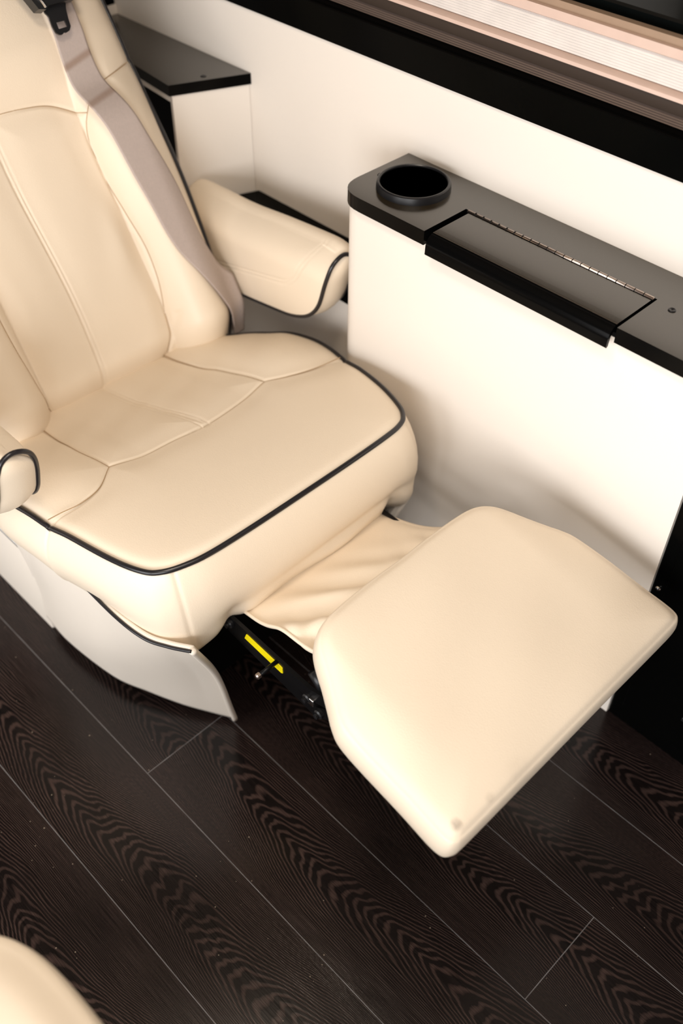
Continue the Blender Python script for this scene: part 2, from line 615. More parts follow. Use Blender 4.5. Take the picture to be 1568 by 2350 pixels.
pleats('night_pleats', .9270, .947, 6, YW + .020, .0035, M_night)['label'] = 'dark grey pleats'
prism('dark_rail', [(YW + .013, .9455), (YW + .012, .947), (YW + .012, .962), (YW + .024, .962), (YW + .024, .9455)], X0, X1, M_dark_rail, sh, axis='x')['label'] = 'dark brown rail'
prism('middle_rail', [(YW + .022, .961), (YW + .011, .962), (YW + .007, .964), (YW + .008, .9685), (YW + .013, .9710), (YW + .030, .9710), (YW + .030, .961)],
      X0, X1, M_rail, sh, axis='x', bevel=.001)['label'] = 'pinkish beige rail'
pleats('day_pleats', .9710, 1.0105, 11, YW + .024, .0035, M_day)['label'] = 'white pleats'
prism('head_rail_lip', [(YW + .018, 1.0085), (YW + .015, 1.0105), (YW + .015, 1.0225), (YW + .030, 1.0225), (YW + .030, 1.0085)], X0, X1, M_rail, sh, axis='x')
prism('head_rail', [(YW + .022, 1.0225), (YW + .022, 1.0325), (YW + .034, 1.0325), (YW + .034, 1.0225)], X0, X1, M_rail2, sh, axis='x')['label'] = 'brown rail'

# ------------------------------------------------------------------ side console with lid, flap and cup holder
YC = 1.0325
ZL0, ZL1 = .7215, .745
con = empty('side_console', (-.70, 1.11, 0), 'cream upholstered side console with glossy black top right of the armchair', 'console')
XL = -1.038
poly = [(-.362, YC), (-.362, YW - .001), (XL, YW - .001)] + round_corner((XL, YW), (XL, YC), (-.362, YC), .034)
prism('cabinet_body', poly, 0.0, ZL0 - .0005, M_wallvinyl, con)
NX0, NX1, NY = -.854, -.514, 1.1165
YF = 1.0215
XT = -1.040
top = [(-.362, YF), (-.362, YW - .001), (XT, YW - .001)]
top += round_corner((XT, YW), (XT, YF), (NX0, YF), .05, 9)
top += [(NX0, YF), (NX0, NY), (NX1, NY), (NX1, YF)]
prism('console_top', top, ZL0, ZL1, M_lid, con, bevel=.0035, label='black glossy top')
ctop = bpy.data.objects['console_top']
bmc = bmesh.new()
bmesh.ops.create_cone(bmc, cap_ends=True, segments=72, radius1=.0535, radius2=.0535, depth=.2, matrix=Matrix.Translation((-.955, 1.108, ZL1)))
mec = bpy.data.meshes.new('cut')
bmc.to_mesh(mec); bmc.free()
cut = bpy.data.objects.new('cut', mec); COL.objects.link(cut)
bmod = ctop.modifiers.new('hole', 'BOOLEAN'); bmod.object = cut; bmod.operation = 'DIFFERENCE'; bmod.solver = 'EXACT'
bpy.context.view_layer.update()
med = bpy.data.meshes.new_from_object(ctop.evaluated_get(bpy.context.evaluated_depsgraph_get()))
ctop.modifiers.clear(); ctop.data = med
bpy.data.objects.remove(cut)
smooth_by_angle(med, .6)
def paint_shaded_sides(me, lim):  # paints faces turned away from up darker, as if reflecting dark surroundings
    me.materials.append(M_lid_shaded)
    for p in me.polygons:
        if p.normal.z < lim: p.material_index = 1


paint_shaded_sides(med, .8)
box('bin_liner', (NX0 - .002, YF + .012, ZL0 - .002), (NX1 + .002, NY + .002, ZL0 + .006), M_void, con)
# hinged flap: flat plate, rounded bend and a hanging lip, one L-shaped profile
FX0, FX1 = -.842, -.5185
prof = [(1.108, ZL1 + .0005)]
for a in np.linspace(0, math.pi / 2, 9):
    prof.append((1.031 - .019 * math.sin(a), ZL1 + .0005 - .019 + .019 * math.cos(a)))
prof += [(1.0115, .7155), (1.0135, .7135), (1.0165, .7155)]
for a in np.linspace(math.pi / 2, 0, 7):
    prof.append((1.032 - .0145 * math.sin(a), ZL1 - .0055 - .0145 + .0145 * math.cos(a)))
prof += [(1.108, ZL1 - .0055)]
flap = prism('storage_flap', prof, FX0, FX1, M_lid, con, axis='x', bevel=.0008, label='hinged black flap with hanging lip', segs=2)
paint_shaded_sides(flap.data, .985)  # dark reflection on the bend and lip put into the colour
hv = tube('piano_hinge', [(x, 1.1125, ZL1 + .0005) for x in np.linspace(FX0 - .004, FX1 + .001, 2)], .0030, M_steel, flap, segs=12, label='steel piano hinge')
for i in range(1, 22):
    x = FX0 - .004 + (FX1 - FX0 + .005) * i / 22
    tube('hinge_knuckle', [(x - .0006, 1.1125, ZL1 + .0005), (x + .0006, 1.1125, ZL1 + .0005)], .00335, M_black, flap, segs=10)
cup = (-.955, 1.108, ZL1)
revolve('cup_holder', [(.0532, -.01), (.0532, .0105), (.0542, .0118), (.0565, .0118), (.0583, .0105), (.0592, .004), (.0592, -.0005)],
        cup, (0, 0, 1), M_plastic, con, segs=72, label='round black cup holder')
revolve('cup_liner', [(.0528, .0085), (.0528, -.02), (.050, -.060), (.0001, -.064), (.0001, -.068), (.0515, -.064), (.0531, -.02), (.0531, .0085)], cup, (0, 0, 1), M_void, con, segs=48)
for sx, sy, r in ((-.486, 1.108, .0055), (-1.020, 1.100, .0045)):
    revolve('screw', [(r, -.001), (r, .0008), (r * .8, .0016), (r * .45, .0012), (.0001, -.0004)], (sx, sy, ZL1), (0, 0, 1), M_plastic, con, segs=20)

# black panelled cabinet to the right of the console
blk = empty('black_cabinet', (.1, 1.11, 0), 'glossy black cabinet at right edge of the photo beside the cream console', 'cabinet')
box('body', (-.361, 1.036, 0), (.70, YW - .001, .72), M_gloss, blk, bevel=.002)
box('door', (-.3395, 1.0325, .03), (.66, 1.0365, .70), M_gloss, blk, bevel=.0012)
revolve('screw', [(.0045, -.001), (.0045, .002), (.003, .0035), (.0001, .004)], (-.3505, 1.036, .345), (0, -1, 0), M_chrome, blk, segs=20, label='chrome screw')
box('toe_strip', (-.24, 1.028, .112), (.5, 1.033, .120), M_plastic, blk, bevel=.001)

# ledge behind the armrest
led = empty('low_ledge', (-1.24, 1.13, 0), 'low cream ledge with black top behind the right armrest', 'ledge')
prism('ledge_base', [(-1.432, YW - .001), (XL - .003, YW - .001), (XL - .003, 1.110), (-1.462, 1.110)], 0, .466, M_wallvinyl, led)
prism('ledge_top', [(-1.432, YW - .001), (XL - .003, YW - .001), (XL - .003, 1.102), (-1.464, 1.102)], .466, .531, M_gloss, led, bevel=.004)

# corner cabinet behind the armchair
cab = empty('corner_cabinet', (-1.65, 1.12, 0), 'cream corner cabinet with black top and open cubby behind the armchair', 'cabinet')
Lp = [(-1.437, YW - .001), (-1.497, 1.045), (-1.853, 1.081), (-1.853, YW - .001)]
paint_shaded_sides(prism('cabinet_top', Lp, .7405, .7605, M_lid, cab, bevel=.003, label='black top').data, .8)
fp = [(-1.443, YW - .001), (-1.499, 1.052), (-1.513, 1.0575), (-1.459, YW - .001)]
prism('front_panel', fp, 0, .7405, M_wallvinyl, cab, bevel=.0)
tr = [(-1.512, 1.0575), (-1.850, 1.090), (-1.850, 1.104), (-1.512, 1.0715)]
prism('top_rail', tr, .722, .7405, M_wallvinyl, cab)
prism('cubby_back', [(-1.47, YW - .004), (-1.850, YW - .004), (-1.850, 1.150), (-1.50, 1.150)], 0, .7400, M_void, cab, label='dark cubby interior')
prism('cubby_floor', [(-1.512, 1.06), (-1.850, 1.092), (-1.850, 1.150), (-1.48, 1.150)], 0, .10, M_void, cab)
revolve('screw', [(.0055, -.001), (.0055, .0006), (.004, .0012), (.0001, .0004)], (-1.486, 1.117, .7605), (0, 0, 1), M_plastic, cab, segs=18)

# ------------------------------------------------------------------ the armchair
YCH = .705
chair = empty('captain_chair', (-1.05, YCH, 0), 'cream leather reclining armchair with black piping and raised footrest', 'armchair')

# seat cushion ------------------------------------------------------
sl = .143
nA = math.hypot(1, sl)
SA = V(1 / nA, 0, sl / nA)
SB = V(0, 1, 0)
SO = V(-.78, YCH, .470)


def sab(x, y):
    return ((x + .78) * nA, y - YCH)


half = [(-.7815, .0), (-.782, .10), (-.7845, .180), (-.789, .213), (-.800, .234), (-.829, .2545), (-.90, .281), (-1.0, .303), (-1.10, .316),
        (-1.165, .311), (-1.215, .290), (-1.275, .243), (-1.33, .18), (-1.352, .09)]
half_l = [(-.7815, .0), (-.782, .10), (-.785, .175), (-.7925, .214), (-.806, .2445), (-.829, .2625), (-.888, .2775), (-1.003, .2925), (-1.10, .303),
          (-1.165, .301), (-1.215, .284), (-1.275, .243), (-1.33, .18), (-1.352, .09)]
pts = [sab(x, YCH + w) for x, w in half] + [sab(-1.355, YCH)] + [sab(x, YCH - w) for x, w in half_l[:0:-1]]
seat_peri = spline(pts, 900, True)
sm = lambda *q: spline(np.array([sab(*p) for p in q]), 60)
T = sm((-1.022, .385), (-1.02, .431), (-1.016, .467), (-1.0255, .506), (-1.058, .5455))
T2 = sm((-1.058, .5455), (-1.042, .599), (-1.037, .655), (-1.0285, .716), (-1.035, .791), (-1.0495, .861))
T3 = sm((-1.0495, .861), (-1.030, .895), (-1.012, .945), (-1.0, 1.02))
SL = sm((-1.058, .5455), (-1.153, .540), (-1.264, .545), (-1.36, .55))
SR = sm((-1.0495, .861), (-1.157, .8434), (-1.268, .830), (-1.36, .825))
SC = sm((-1.0285, .716), (-1.154, .6975), (-1.2777, .688), (-1.36, .686))


def groove(d, depth=.0032, w=.0030, puff=.005, pw=.030):
    return -depth * np.exp(-(d / w) ** 2) - puff * np.exp(-(d / pw) ** 2)


def seat_h(a, b, s):
    x = a / nA - .78
    h = .006 + .011 * (1 - s ** 5) - .006 * np.exp(-((1 - s) / .035) ** 2) - .022 * sstep(-x, 1.06, 1.28)
    g = np.zeros_like(a)
    for ln in (T, T2, T3):
        g = np.minimum(g, groove(seam_dist(a, b, ln)))
    for ln in (SL, SR):
        g = np.minimum(g, groove(seam_dist(a, b, ln)))
    dc = seam_dist(a, b, SC)
    g = np.minimum(g, groove(dc, .0022, .0025, .003, .022))
    g = g - .0012 * np.exp(-((dc - .0065) / .0018) ** 2)
    # thigh bolsters rise outside the two long seams
    bol = .011 * sstep(np.abs(b), .135, .235) * sstep(-x, 1.0, 1.12) * (1 - s ** 6)
    dish = -.006 * np.exp(-((x + 1.15) / .12) ** 2) * (1 - sstep(np.abs(b), .10, .15))
    w = .0012 * np.sin(38 * b + 60 * a) * np.exp(-((x + 1.18) / .06) ** 2)
    return h + g + bol + dish + w


tan = np.roll(seat_peri, -3, 0) - np.roll(seat_peri, 3, 0)
nrm = np.stack([tan[:, 1], -tan[:, 0]], 1); nrm /= np.linalg.norm(nrm, axis=1)[:, None]
if np.sum(seat_peri[:, 0] * np.roll(seat_peri[:, 1], -1) - np.roll(seat_peri[:, 0], -1) * seat_peri[:, 1]) < 0: nrm = -nrm
fr = np.clip(nrm[:, 0], 0, 1)
flat_front = np.clip(1 - (np.abs(seat_peri[:, 1]) / .24) ** 6, 0, 1) * (fr > .5)
md = .62 + .14 * sstep(seat_peri[:, 0], -.42, -.18) + .24 * sstep(seat_peri[:, 0], -.13, -.02) + .15 * np.exp(-((np.abs(seat_peri[:, 1]) - .245) / .045) ** 2) * sstep(seat_peri[:, 0], -.16, -.03)


def seat_extra(P, nor, drop):
    front = np.clip(nor[:, 0], 0, 1) ** 4
    y = P[:, 1]
    o = np.zeros(len(P))
    # pulled fold along the lower front, pinched at both lower corners
    o -= .010 * front * np.exp(-((drop - (.112 - .10 * (y - .0) ** 2)) / .012) ** 2) * (.55 + .45 * np.sin(9 * y + .6))
    o += .004 * front * np.exp(-((drop - .135) / .012) ** 2) * np.sin(31 * y)
    for yc in (.185, -.165):
        o -= .016 * front * np.exp(-((y - yc) / .020) ** 2) * sstep(np.full(1, drop), .085, .14)
    # vertical seam at the rounded front corners
    for yc in (-.232, .232):
        o -= .0016 * np.exp(-((y - yc) / .0025) ** 2) * (P[:, 0] > -.05)
    return o




def stitching(name, lines, frame, hfun, parent, swap=False, r=.0009):
    O, A, B = frame
    Nn = np.cross(A, B)
    vs, fs = [], []
    for ln in lines:
        p = resample(np.asarray(ln, float), 120, False)
        h = hfun(p[:, 0], p[:, 1], np.full(len(p), .6)) + .0005
        q = O + p[:, :1] * A + p[:, 1:] * B + h[:, None] * Nn
        t = np.gradient(q, axis=0); t /= np.linalg.norm(t, axis=1)[:, None]
        u = np.cross(Nn, t); u /= np.linalg.norm(u, axis=1)[:, None]
        base = len(vs)
        for k in range(len(q)):
            for a in range(6):
                an = math.pi * a / 3
                vs.append(q[k] + r * (math.cos(an) * u[k] + math.sin(an) * Nn))
        fs += grid_faces(len(q), 6, True, base)
    return from_arrays(name, vs, fs, M_thread, parent)


prof = [(.0015, .002), (.004, .006), (.008, .014), (.013, .026), (.0175, .042), (.020, .058), (.0205, .074), (.0195, .086), (.018, .096), (.0165, .104), (.015, .110),
        (.013, .116), (.0105, .124), (.008, .131), (.004, .139), (-.001, .147), (-.009, .155), (-.020, .160), (-.035, .162)]
seat, edge, nr = pad('seat_cushion', seat_peri, sab(-1.05, YCH), (SO, SA, SB), seat_h, prof, M_leather, chair, rings=150, md=md, extra=seat_extra)
NS = np.cross(SA, SB)
stitching('seam', [T[9:], T2, T3[:-8], SL[:-6], SR[:-6]], (SO, SA, SB), seat_h, seat, r=.0008)
pe = resample(edge, 500, True) + NS * .001
tube('piping', pe, .0042, M_piping, seat, closed=True, label='black piping')

# backrest ------------------------------------------------------------
th = math.radians(30)
BA = V(-math.sin(th), 0, math.cos(th))
BB = V(0, 1, 0)
BO = V(-1.30, YCH + .014, .42)
BN = V(math.cos(th), 0, math.sin(th))          # BB x BA points forward: use (BB, BA) as the plane axes
HW = .289
bp = [(-.085, -.22), (-.088, 0), (-.085, .22), (-.065, .255), (-.02, .275), (.05, .286), (.15, .294), (.25, .297), (.35, .293), (.45, .285), (.55, .279), (.66, .268), (.74, .24), (.785, .19), (.80, .10),
      (.803, 0), (.80, -.10), (.785, -.19), (.74, -.24), (.66, -.268), (.55, -.279), (.45, -.285), (.35, -.293), (.25, -.297), (.15, -.294), (.05, -.286), (-.02, -.275), (-.065, -.255)]
back_peri = spline(np.array([(b * .957, a) for a, b in bp]), 900, True)
ss = lambda *q: spline(np.array(q, float), 70)
SRB = ss((.119, -.06), (.138, -.02), (.146, .012), (.151, .05), (.157, .10), (.159, .16), (.154, .22), (.150, .28), (.150, .345), (.153, .375), (.160, .395), (.172, .415), (.19, .43))
SLB = SRB * V(-1, 1)
SRB = SRB - V(.012, 0)
SCB = ss((-.026, -.06), (-.024, 0), (-.022, .1), (-.022, .25), (-.022, .436))
ARC = ss((-.160, .395), (-.10, .424), (-.05, .434), (0, .437), (.05, .434), (.10, .424), (.148, .395))
TOPR = ss((.178, .43), (.225, .441), (.26, .450), (.278, .456))
TOPL = TOPR * V(-1, 1)


def back_h(b, a, s):
    h = -.010 * np.exp(-((1 - s) / .05) ** 2) + .004 - .040 * sstep(-a, -.005, .075)
    ab = np.abs(b)
    # side bolsters, fading out above the shoulder line
    t = np.clip((ab - .138) / (.277 - .138), 0, 1)
    fade = 1 - .75 * sstep(a, .36, .50)
    h = h + .052 * np.sin(math.pi * t ** .85) ** .9 * fade
    # centre panel dished, lumbar roll, headrest panel proud
    inside = 1 - sstep(ab, .10, .16)
    h = h + inside * (.012 * np.exp(-((a - .12) / .12) ** 2) - .010 * np.exp(-((a - .34) / .10) ** 2))
    h = h + .022 * sstep(a, .42, .52) * (1 - s ** 4)
    g = np.zeros_like(a)
    for ln in (SRB, SLB, ARC):
        g = np.minimum(g, groove(seam_dist(b, a, ln), .0035, .0032, .006, .028))
    for ln in (TOPR, TOPL):
        g = np.minimum(g, groove(seam_dist(b, a, ln), .0020, .0028, .002, .02))
    dc = seam_dist(b, a, SCB)
    g = np.minimum(g, groove(dc, .002, .0022, .006, .03))
    for off in (.0065, .013):
        g = g - .0016 * np.exp(-((np.abs(b - np.interp(a, SCB[:, 1], SCB[:, 0]) - off + .0065) - 0) / .0018) ** 2) * (a < .43)
    # creases running out of the lower corner of the centre panel
    cr = ss((.150, .03), (.135, -.005), (.118, -.03), (.095, -.05))
    g = g - .004 * np.exp(-(seam_dist(b, a, cr) / .004) ** 2)
    wr = .0022 * np.sin(70 * b - 30 * a) * np.exp(-((b - .11) / .04) ** 2 - ((a - .17) / .09) ** 2)
    return h + g + wr


bprof = [(.0015, .003), (.004, .008), (.006, .016), (.008, .03), (.008, .06), (.004, .085), (-.006, .10), (-.03, .108)]
backrest, bedge, _ = pad('backrest', back_peri, (0, .36), (BO, BB, BA), back_h, bprof, M_leather, chair, rings=150)
stitching('seam', [SRB, SLB, ARC, TOPR[:-16], TOPL[:-16]], (BO, BB, BA), back_h, backrest, r=.0008)
tube('piping', resample(bedge, 500, True), .0042, M_piping, backrest, closed=True, label='black piping')

# armrests ------------------------------------------------------------


def armrest(side):
    # local plane: a along the chair (x), b upwards (z); inner face looks at the chair centre
    inner = [(-1.42, .462), (-1.385, .446), (-1.327, .4426), (-1.25, .4525), (-1.166, .4655), (-1.135, .4715), (-1.1075, .4815), (-1.088, .493), (-1.073, .508), (-1.0625, .525), (-1.056, .5415),
             (-1.048, .568), (-1.043, .585), (-1.041, .597), (-1.042, .607), (-1.048, .615), (-1.062, .620), (-1.09, .620), (-1.19, .611), (-1.29, .600), (-1.37, .597), (-1.425, .594), (-1.440, .589), (-1.4445, .572), (-1.443, .50)]
    k_ = 1.02 if side > 0 else 1.0
    dx_, dz_ = (0, 0) if side > 0 else (.048, .000)
    inner = [(x * k_ + dx_, 1.5 - (1.5 - z) * k_ + dz_) for x, z in inner]
    YI = (1.0 * k_ - YCH) if side > 0 else .295
    ip = spline(np.array(inner), 500, True)
    yi = YCH + side * YI
    O = V(0, yi, 0)
    A = V(1, 0, 0) if side > 0 else V(0, 0, 1)
    Bx = V(0, 0, 1) if side > 0 else V(1, 0, 0)
    # outward normal of the inner face must point to the chair centre: -side*Y
    if side < 0: ipp = ip[:, ::-1]
    else: ipp = ip
    stitch = spline([(x * k_ + dx_, 1.5 - (1.5 - z) * k_ + dz_) for x, z in ((-1.40, .482), (-1.33, .4936), (-1.24, .514), (-1.163, .532), (-1.135, .541), (-1.115, .560), (-1.098, .592), (-1.082, .622), (-1.066, .648))], 60)

    def h(p, q, s):
        a, b = (p, q) if side > 0 else (q, p)
        topz = 1.5 - (1.5 - np.interp((a - dx_) / k_, [-1.55, -1.5, -1.29, -1.19, -1.09, -1.04], [.588, .592, .602, .611, .620, .616])) * k_ + dz_
        r = .050
        t = np.clip((b - (topz - r)) / r, 0, 1)
        hh = -.034 * t ** 2.2
        hh = hh + .006 * (1 - s ** 4)
        d = seam_dist(a, b, stitch)
        hh = hh - .0014 * np.exp(-((d - .0035) / .0018) ** 2) * (1 - .3 * t)
        return hh
    T_ = .072
    aprof = [(.001, .004), (.0035, .010), (.007, .02), (.009, .032), (.008, .046), (.005, .058), (0, .068), (-.006, T_), (-.02, T_ + .002)]
    md_ = 1 + h(ipp[:, 0], ipp[:, 1], np.ones(len(ipp))) / T_
    # the top already drops by .034, keep total depth equal
    o, e, _ = pad('armrest', ipp, (-1.27, .535) if side > 0 else (.55, -1.22), (O, A, Bx), h, aprof, M_leather, chair, rings=70, md=md_)
    # piping: along the lower inner edge, up the front, over the nose and down the outer edge
    def at(a, b, y): return V(a * k_ + dx_, YCH + side * (y - .295 + YI), 1.5 - (1.5 - b) * k_ + dz_)
    seq = [p for p in inner if True]
    low = [V(a, yi + side * .0015, b - .001) for a, b in inner[2:12]]
    over = [at(-1.0415, .590, .299), at(-1.0385, .606, .305), at(-1.037, .616, .316), at(-1.037, .620, .331), at(-1.037, .614, .346), at(-1.037, .600, .355)]
    down = [at(-1.039, .590, .358), at(-1.046, .565, .360), at(-1.056, .538, .361), at(-1.075, .506, .361), at(-1.11, .482, .361)]
    tube('piping', spline(np.array(low + over + down), 160), .0038, M_piping, o, label='black piping')
    return o


armrest(1)
armrest(-1)
for s in (1, -1):
    box('arm_bracket', (-1.47, YCH + s * .28 - .02, .46), (-1.42, YCH + s * .28 + .03, .54), M_black, chair, bevel=.004)

# pedestal, side skirts ------------------------------------------------
box('pedestal', (-1.28, YCH - .155, 0), (-.90, YCH + .155, .345), M_void, chair, bevel=.004, label='black pedestal base')


def skirt(side):
    topc = spline(np.array([(-1.155, .304, .318), (-1.11, .300, .338), (-1.05, .296, .355), (-.98, .296, .362), (-.87, .298, .363), (-.81, .291, .360), (-.775, .275, .358), (-.744, .256, .358)]), 120)
    botc = spline(np.array([(-1.262, .268, .03), (-1.21, .272, .03), (-1.13, .276, .03), (-1.01, .262, .03), (-.945, .236, .025), (-.885, .208, .02), (-.835, .178, .015), (-.803, .158, .012)]), 120)
    # the front edge bows inwards between its two ends
    rows = []
    K = 40
    if side < 0: topc = topc + V(-.032, -.024, -.05); botc = botc + V(-.02, -.02, 0)
    for i in range(K + 1):
        t = i / K
        r = topc * (1 - t) + botc * t
        u = np.linspace(0, 1, 120)
        bow = math.sin(math.pi * t)
        r = r.copy()
        r[:, 0] += -.010 * bow * u ** 6
        r[:, 1] += (.022 * np.sin(math.pi * np.clip(u * 1.1, 0, 1)) - .012) * bow
        # gathers at the rear end
        r[:, 1] += .006 * np.sin(u * 150) * np.exp(-(u / .05) ** 2) * (1 - t) ** 2
        r[:, 1] += .0025 * np.sin(9 * u + 5 * t) * bow
        rows.append(r)
    M = np.concatenate(rows)
    vs = np.stack([M[:, 0], YCH + side * M[:, 1] * -1, M[:, 2]], 1)
    o = from_arrays('side_skirt', vs, grid_faces(K + 1, 120), M_skirt, chair)
    md_ = o.modifiers.new('thickness', 'SOLIDIFY')
    md_.thickness = .008
    md_.offset = 1 if side > 0 else -1
    tp = np.stack([topc[:, 0], YCH - side * (topc[:, 1] + .001), topc[:, 2] - .001], 1)
    tube('piping', tp, .0028, M_piping, o, label='black piping')
    fe = np.array([r[-1] for r in rows])
    fe = np.stack([fe[:, 0], YCH - side * fe[:, 1], fe[:, 2]], 1)
    tube('welt', fe, .0052, M_skirt, o)
    return o


skirt(1)
skirt(-1)
# rear side panel of the base, behind the skirt
for s in (1, -1):
    y = YCH - s * .272
    pn = box('base_panel', (-1.62, min(y, y + s * .02), 0), (-1.20, max(y, y + s * .02), .215), M_skirt, chair, bevel=.004)
    tube('piping', [(-1.62, y - s * .002, .214), (-1.22, y - s * .002, .214)], .004, M_piping, pn, label='black piping')
    tube('base_tube', [(-1.60, y - s * .002, .236), (-1.19, y - s * .002, .236)], .010, M_white_pipe, chair, label='white plastic tube')
# gathered leather tucked under the front left corner
gv = []
for i in range(30):
    u = i / 29
    for j in range(14):
        t = j / 13
        y = .468 + .075 * u
        x = -.792 + .010 * math.sin(u * 16 + 2 * t) - .006 * t
        gv.append((x + .004 * math.sin(u * 30), y, .325 - .042 * t * (.5 + .5 * u) + .003 * math.sin(u * 22)))
tk = from_arrays('tucked_leather', gv, grid_faces(30, 14), M_skirt, chair)
tk.modifiers.new('thickness', 'SOLIDIFY').thickness = .006

# footrest --------------------------------------------------------------
tf = math.radians(10.9)
FA = V(math.cos(tf), 0, -math.sin(tf))
FB = V(0, 1, 0)
FO = V(-.585, YCH, .470)
fh = [(-.008, 0), (-.009, .06), (-.007, .125), (-.002, .158), (.010, .181), (.028, .196), (.060, .213), (.088, .229), (.108, .2405), (.130, .2475), (.18, .2505), (.25, .2525), (.288, .2540), (.3065, .2525), (.3135, .2465), (.3155, .234), (.3158, .19), (.3155, .10)]
fp_ = [(a, b) for a, b in fh] + [(.3155, 0)] + [(a, -b) for a, b in fh[:0:-1]]
foot_peri = spline(np.array(fp_), 700, True)
foot_peri = foot_peri * V(.985, .957) + V(.000, .010)


def foot_h(a, b, s):
    h = .010 * (1 - s ** 6) - .005 * np.exp(-((1 - s) / .035) ** 2)
    # soft roll down towards the two sides and the near chamfers
    h = h - .010 * sstep(np.abs(b), .16, .25) * sstep(-a, -.32, -.02)
    h = h + .001 * np.sin(30 * b + 20 * a) * np.sin(25 * a)
    return h


fprof = [(.0015, .002), (.003, .005), (.0045, .010), (.006, .017), (.0065, .026), (.006, .036), (.004, .044), (0, .050), (-.008, .054), (-.03, .055)]
foot, fedge, _ = pad('footrest', foot_peri, (.155, 0), (FO, FA, FB), foot_h, fprof, M_foot, chair, rings=100)

# leather flap between seat and footrest
nu, nv = 90, 60
fv = []
for i in range(nu):
    u = i / (nu - 1)                       # left (-Y) to right
    for j in range(nv):
        t = j / (nv - 1)                   # seat to footrest
        y0 = .565 + (.868 - .565) * u
        y1 = .545 + (.893 - .545) * u
        y = y0 * (1 - t) + y1 * t
        x = -.800 + (.800 - .562) * t
        z = .318 + (.436 - .318) * t
        e = math.sin(math.pi * t)
        z -= .022 * e * (.35 + .65 * u)
        fold = (.006 + .006 * math.sin(4 * u + 1)) * math.sin(21 * (u - .55 * t) + 3 * u * u + 1.2) * math.exp(-((t - .62) / .26) ** 2)
        fold += (.004 + .004 * math.cos(7 * u)) * math.sin(39 * (u + .30 * t)) * math.exp(-((t - .8) / .2) ** 2)
        z += fold
        z -= .010 * (.3 * math.exp(-((u) / .05) ** 2) + math.exp(-((1 - u) / .05) ** 2)) * e
        fv.append((x, y, z))
flapo = from_arrays('connecting_flap', fv, grid_faces(nu, nv), M_leather, chair)
fm = flapo.modifiers.new('thickness', 'SOLIDIFY')
fm.thickness = .004
edge_l = [fv[j] for j in range(nv)]
tube('welt', edge_l, .0030, M_leather, flapo)

# lift linkage
for y, side in ((.543, -1), (.867, 1)):
    bar = prism('lift_arm', [(-.80, .296), (-.80, .330), (-.60, .322), (-.52, .350), (-.515, .330), (-.60, .296)], y - .003, y + .003, M_black, chair, axis='y', bevel=.001)
    if side < 0:
        prism('warning_label', [(-.7395, .3095), (-.7345, .3230), (-.7310, .3235), (-.6580, .3180), (-.6555, .3165), (-.6550, .3050), (-.6590, .3025)], y - .0042, y - .0031, M_yellow, bar, axis='y', label='yellow label strip')
    lower = prism('lift_link', [(-.80, .26), (-.80, .285), (-.60, .262), (-.50, .345), (-.49, .325), (-.60, .235)], y + .010, y + .015, M_black, chair, axis='y', bevel=.001)
    for bx, bz in ((-.772, .316), (-.602, .300), (-.578, .285)):
        revolve('bolt', [(.008, -.001), (.008, .004), (.006, .006), (.0045, .006), (.0045, .010), (.0001, .011)], (bx, y - .003 * (1 if side < 0 else -1), bz), (0, side, 0), M_plastic, bar, segs=16)
tube('cross_rod', [(-.668, .505, .320), (-.668, .541, .320)], .0035, M_black, chair)
revolve('bolt', [(.0048, -.002), (.0048, .003), (.003, .005), (.0001, .0055)], (-.668, .505, .320), (0, -1, 0), M_steel, chair, segs=8, label='metal bolt head')
tube('lift_motor', [(-.606, .556, .345), (-.577, .556, .318)], .0105, M_plastic, chair, segs=24)
box('clevis', (-.603, .536, .292), (-.588, .541, .306), M_chrome, chair, bevel=.001)

# ------------------------------------------------------------------ seat belt
belt = empty('seat_belt', (-1.42, .92, .50), 'taupe seat belt lying over the right bolster of the backrest', 'seat belt')


def bpnt(a, b, h):
    return V(-1.30, YCH, .42) + BA * a + BB * b + BN * h


bl = [(.66, .148, .200), (.57, .149, .201), (.519, .147, .2005), (.485, .145, .200), (.41, .1425, .203), (.333, .152, .2155), (.26, .161, .233), (.193, .174, .245),
      (.135, .192, .258), (.085, .215, .276), (.045, .234, .292), (.00, .254, .312), (-.06, .275, .335)]
arr = spline(np.array(bl), 200)
arr[:, 1:] += (.010 * sstep(arr[:, 0], .12, .24) * (1 - 1.2 * sstep(arr[:, 0], .34, .48)))[:, None]
tt = np.linspace(0, 1, 17)
QQ = arr[:, 1:2] + (arr[:, 2:3] - arr[:, 1:2]) * tt
AA = np.repeat(arr[:, :1], 17, 1)
BQ = np.minimum(QQ, .291)
HH = back_h((np.minimum(BQ, .284) - .014).ravel(), AA.ravel(), np.full(AA.size, .5)).reshape(AA.shape) + .0065
HH = np.maximum.accumulate(HH[:, ::-1], axis=1)[:, ::-1]
HH = HH - np.maximum(QQ - .291, 0) * 1.2
BQ = BQ + .013 * sstep(QQ, .275, .290)
HH = HH + .003 * sstep(QQ, .262, .285)
wv = [bpnt(AA[i_, k_], BQ[i_, k_], HH[i_, k_]) for i_ in range(200) for k_ in range(17)]
wb = from_arrays('webbing', wv, grid_faces(200, 17), M_belt, belt)
wm = wb.modifiers.new('thickness', 'SOLIDIFY')
wm.thickness = .0014
